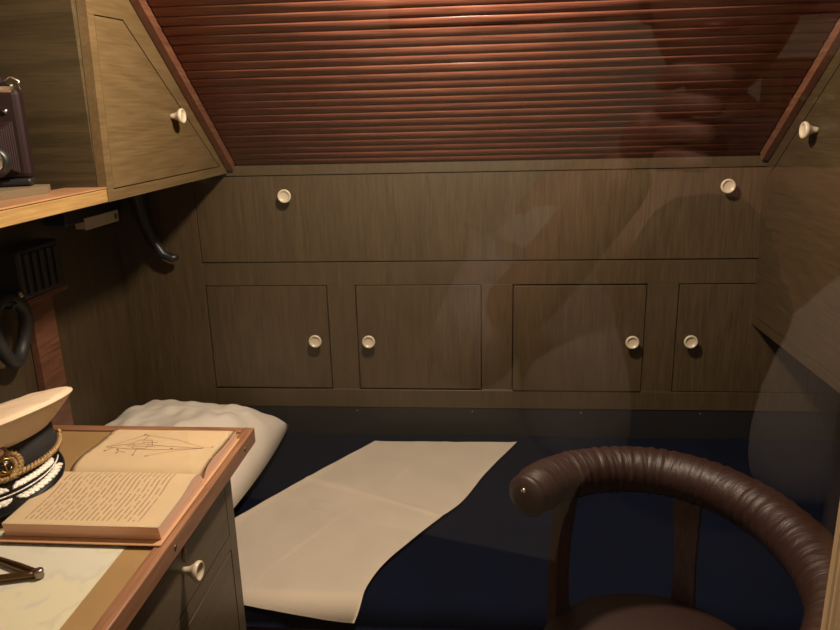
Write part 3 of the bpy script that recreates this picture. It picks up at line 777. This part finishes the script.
# ------------------------------------------------------------------ display window between cabin and corridor
TH = RD(17.5)
FM = Matrix.Translation((0, .22, 0)) @ Matrix(((cos(TH), -sin(TH)*-1*-1, 0, 0), (-sin(TH), -cos(TH), 0, 0), (0, 0, 1, 0), (0, 0, 0, 1)))
def P3(a, d, z): return Vector((a*cos(TH)-d*sin(TH), .22-a*sin(TH)-d*cos(TH), z))
def fbox(mb, a0, a1, d0, d1, z0, z1, bev=0):
    c = P3((a0+a1)/2, (d0+d1)/2, (z0+z1)/2)
    m = Matrix.Translation(c) @ Matrix.Rotation(-TH, 4, 'Z')
    return mb.box((-(a1-a0)/2, -(d1-d0)/2, -(z1-z0)/2), ((a1-a0)/2, (d1-d0)/2, (z1-z0)/2), bev, 2, m)
OA0, OA1, OZ0, OZ1 = -.62, .1063, .84, 1.72
b = MB(); fbox(b, -.985, OA0-.025, -.01, .03, 0, 2.1); fbox(b, OA1+.025, 1.30, -.01, .03, 0, 2.1)
fbox(b, OA0-.025, OA1+.025, -.01, .03, 0, OZ0-.025); fbox(b, OA0-.025, OA1+.025, -.01, .03, OZ1+.025, 2.1)
struct(b.build('wall_front', 'ceil'))
M['jamb'] = wood('tan_jamb_wood', (.20, .13, .06), (.34, .23, .12), 2, seed=30)
b = MB()
fbox(b, OA0-.024, OA0, -.015, .034, OZ0-.024, OZ1+.024, .001); fbox(b, OA1, OA1+.024, -.015, .034, OZ0-.024, OZ1+.024, .001)
fbox(b, OA0, OA1, -.015, .034, OZ0-.024, OZ0, .001); fbox(b, OA0, OA1, -.015, .034, OZ1, OZ1+.024, .001)
struct(b.build('trim_1', 'jamb'))
gm, nt, bs = newmat('window_glass'); N = nt.nodes; L = nt.links; N.remove(bs)
tr = N.new('ShaderNodeBsdfTransparent'); gl = N.new('ShaderNodeBsdfGlossy'); gl.inputs['Roughness'].default_value = 0.0
fz = N.new('ShaderNodeFresnel'); ge = N.new('ShaderNodeNewGeometry'); mr = N.new('ShaderNodeMapRange'); mr.inputs['To Min'].default_value = 1.5; mr.inputs['To Max'].default_value = 1/1.5
L.new(ge.outputs['Backfacing'], mr.inputs['Value']); L.new(mr.outputs[0], fz.inputs['IOR']); mx = N.new('ShaderNodeMixShader')
L.new(fz.outputs[0], mx.inputs[0]); L.new(tr.outputs[0], mx.inputs[1]); L.new(gl.outputs[0], mx.inputs[2]); L.new(mx.outputs[0], N['Material Output'].inputs['Surface'])
M['glass'] = gm
b = MB(); fbox(b, OA0-.001+.002, OA1-.001, -.002, .002, OZ0+.001, OZ1-.001); struct(b.build('window_1', 'glass'))

# ------------------------------------------------------------------ corridor behind the viewer (seen mirrored in the window)
b = MB(); fbox(b, -1.6, 1.9, 1.62, 1.66, 0, 2.1); struct(b.build('wall_corridor', 'paint'))
M['dkpost'] = wood('dark_red_door_frame', (.03, .010, .006), (.08, .026, .014), 2, seed=31)
b = MB(); fbox(b, -.025, .025, 1.56, 1.618, 0, 2.098, .002); fbox(b, .045, .092, 1.56, 1.618, 0, 2.098, .002); fbox(b, .092, .75, 1.58, 1.618, 1.452, 1.56, .002)
fbox(b, -.75, -.025, 1.58, 1.618, 1.475, 1.56, .002)
struct(b.build('trim_2', 'dkpost'))
# instrument board
M['panelpaint'] = plain('ochre_instrument_board', (.20, .15, .055), .5, vary=.2)
ib = thing('instrument_board', 'ochre board crowded with small gauges and switches reflected in the window', 'board', P3(.34, 1.3, 0))
b = MB(); fbox(b, .125, .62, 1.25, 1.50, 0, 1.345, .004); b.build('board', 'panelpaint', ib)
M['rack'] = plain('dark_rack', (.03, .025, .015), .5)
b = MB(); fbox(b, .15, .30, 1.235, 1.249, 1.21, 1.325, .002); fbox(b, .17, .30, 1.235, 1.249, .98, 1.17, .002); b.build('rack', 'rack', ib)
M['ivory'] = plain('ivory_switch', (.75, .65, .42), .4)
for i in range(7):
    for j in range(7):
        b = MB(); fbox(b, .160+.020*i, .170+.020*i, 1.222, 1.2345, 1.005+.044*j+(.004 if i % 2 else 0), 1.013+.044*j+(.004 if i % 2 else 0), .001); b.build('switch', 'ivory', ib)
for i in range(3):
    b = MB(); m = Matrix.Translation(P3(.36+.085*i, 1.249, 1.20)) @ Matrix.Rotation(-TH, 4, 'Z') @ Matrix.Rotation(-pi/2, 4, 'X')
    b.lathe([(.035, 0), (.036, .012), (.030, .014), (.029, .010), (0, .010)], 28, m); b.build('gauge', 'ivory', ib)

# ------------------------------------------------------------------ photographer, mirrored in the glass
M['skin'] = plain('skin', (.26, .12, .09), .5)
M['shirt'] = plain('grey_open_shirt', (.34, .29, .27), .9, bump=.2)
M['tee'] = plain('dark_tee', (.015, .014, .014), .9)
M['trouser'] = plain('dark_trousers', (.03, .03, .04), .9)
M['hair'] = plain('dark_hair', (.02, .012, .008), .6, bump=.5)
pc = Vector((.055, .60))          # a, d of the body axis
person = thing('person', 'person in an open grey shirt raising a camera, mirrored in the window glass', 'person', P3(pc.x, pc.y, 0))
def B(x, y, z): return P3(pc.x+x, pc.y-y, z)      # x sideways, y towards the window
def skin_mesh(name, mat, parent, verts, edges, root=0, sub=2):
    me = bpy.data.meshes.new(name); o = bpy.data.objects.new(name, me)
    off = parent.location.copy()
    if parent.parent: off += parent.parent.location
    me.from_pydata([v[0]-off for v in verts], edges, []); C.objects.link(o); o.parent = parent
    me.materials.append(M[mat])
    sk = o.modifiers.new('skin', 'SKIN'); sk.use_smooth_shade = True
    for i, v in enumerate(verts):
        r = v[1]; d = me.skin_vertices[0].data[i]; d.radius = r if isinstance(r, tuple) else (r, r); d.use_root = (i == root)
    s = o.modifiers.new('sub', 'SUBSURF'); s.levels = sub; s.render_levels = sub
    return o
HC = B(0, .02, 1.385)
V = [(B(0, -.01, .76), .085), (B(0, 0, .92), .085), (B(0, .0, 1.06), .10), (B(0, 0, 1.17), .10), (B(0, .0, 1.235), .048), (B(0, .01, 1.29), .047)]
E_ = [(0, 1), (1, 2), (2, 3), (3, 4), (4, 5)]
for s in (-1, 1):
    k = len(V); V += [(B(s*.15, 0, 1.165), .052), (B(s*.225, .05, 1.05), .042), (B(s*.235, .09, 1.0), .038), (B(s*.155+.03, .19, 1.13), .031), (B(s*.095+.05, .265, 1.235), .024)]
    E_ += [(3, k), (k, k+1), (k+1, k+2), (k+2, k+3), (k+3, k+4)]
    k = len(V); V += [(B(s*.08, -.01, .68), .060), (B(s*.09, 0, .42), .046), (B(s*.095, -.02, .10), .034), (B(s*.097, -.01, .045), .035), (B(s*.10, .10, .028), .026)]
    E_ += [(0, k), (k, k+1), (k+1, k+2), (k+2, k+3), (k+3, k+4)]
body = skin_mesh('body', 'skin', person, V, E_)
# head
def head_fn(co):
    x, y, z = co; s = 1-.16*max(0, -z/.11)
    f = .018*math.exp(-((x/.012)**2+((z+.012)/.022)**2)) if y > 0 else 0
    eye = -.006*math.exp(-(((abs(x)-.03)/.014)**2+((z-.012)/.012)**2)) if y > 0 else 0
    return (x*s, y+f+eye, z)
hp = [(0, -.112)]+[(.078*math.sqrt(max(0, 1-(t/.112)**2)), t) for t in [-.108+.216*i/18 for i in range(19)]]+[(0, .112)]
TM = Matrix.Translation(HC) @ Matrix.Rotation(-TH, 4, 'Z')
b = MB(); b.lathe(hp, 40, TM, .95, 1.18, head_fn); 
for s in (-1, 1): b.lathe([(0, -.008), (.014, -.005), (.018, 0), (.014, .005), (0, .006)], 14, TM @ Matrix.Translation((s*.076, -.005, 0)) @ Matrix.Rotation(pi/2, 4, 'Y') @ Matrix.Scale(1.5, 4, (1, 0, 0)))
hd_ = b.build('head', 'skin', person)
for s in (-1, 1):
    b = MB(); b.lathe([(0, -.010), (.007, -.007), (.010, 0), (.007, .007), (0, .010)], 12, TM @ Matrix.Translation((s*.029, .0805, .014))); b.build('eye', 'ivory', hd_)
b = MB(); b.tube([TM @ Vector((x, .083-x*x*12, -.050+abs(x)*.05)) for x in (-.024, -.012, 0, .012, .024)], [.001, .004, .0045, .004, .001], 8); b.build('mouth', 'red', hd_)
b = MB(); b.lathe([(.084, -.03), (.090, .01), (.086, .05), (.066, .088), (.035, .112), (0, .120)], 36, TM @ Matrix.Translation((0, -.02, .0)) @ Matrix.Rotation(RD(-12), 4, 'X') , .95, 1.1); b.build('hair', 'hair', person)
# clothes
T = [(B(0, -.01, .80), .12), (B(0, .0, .92), .113), (B(0, .0, 1.06), .126), (B(0, 0, 1.165), .105), (B(0, 0, 1.205), .06)]
skin_mesh('dark_shirt', 'tee', person, T, [(0, 1), (1, 2), (2, 3), (3, 4)])
T = [(B(0, -.01, .90), .118), (B(0, -.01, .78), .13)]; Ee = [(0, 1)]
for s in (-1, 1):
    k = len(T); T += [(B(s*.082, -.01, .68), .090), (B(s*.09, 0, .42), .066), (B(s*.095, -.02, .12), .055)]; Ee += [(1, k), (k, k+1), (k+1, k+2)]
skin_mesh('trousers', 'trouser', person, T, Ee)
for s in (-1, 1):
    T = [(B(s*.125, .03, .90), .080), (B(s*.105, .05, .95), .080), (B(s*.115, .055, 1.02), .074), (B(s*.155, .035, 1.11), .058), (B(s*.165, .0, 1.175), .055), (B(s*.10, -.03, 1.215), .04),
         (B(s*.225, .05, 1.055), .056), (B(s*.238, .09, .995), .052), (B(s*.175, .165, 1.10), .044)]
    skin_mesh('shirt_front', 'shirt', person, T, [(0, 1), (1, 2), (2, 3), (3, 4), (4, 5), (4, 6), (6, 7), (7, 8)])
# hands around the camera
def BH(x, y, z): return B(x+.05, y, z)
for s in (-1, 1):
    W0 = BH(s*.095, .265, 1.235)
    T = [(W0, .022), (BH(s*.082, .285, 1.252), (.026, .016))]; Ee = [(0, 1)]
    skin_mesh('palm', 'skin', person, T+[(BH(s*.074, .298, 1.268), (.024, .014))], [(0, 1), (1, 2)])
    for f in range(4):
        z0 = 1.285-.017*f
        T = [(BH(s*.080, .290, z0), .0085), (BH(s*.068, .318, z0+.004), .0080), (BH(s*.050, .326, z0+.002), .0072), (BH(s*.036+s*.004*f, .322, z0), .006)]
        skin_mesh('finger', 'skin', person, T, [(0, 1), (1, 2), (2, 3)])
    T = [(BH(s*.086, .275, 1.245), .010), (BH(s*.066, .272, 1.238), .009), (BH(s*.046, .280, 1.236), .0075)]
    skin_mesh('thumb', 'skin', person, T, [(0, 1), (1, 2)])
ph = MB(); fbox(ph, pc.x-.012, pc.x+.112, .290, .304, 1.232, 1.262, .003); 
tag(ph.build('pocket_camera', 'blackmetal', None, origin=P3(pc.x, .297, 1.232)), 'slim black camera held up in both hands, mirrored in the window', 'camera')
def spot(name, loc, target, energy, col, size, ang):
    o = light(name, 'SPOT', loc, energy, col, size); o.data.spot_size = RD(ang); o.data.spot_blend = .6
    o.rotation_euler = (Vector(target)-Vector(loc)).to_track_quat('-Z', 'Y').to_euler()
spot('corridor_light', P3(-.2, .10, 2.0), P3(.2, 1.2, 1.1), 32, (1, .82, .66), .08, 110)
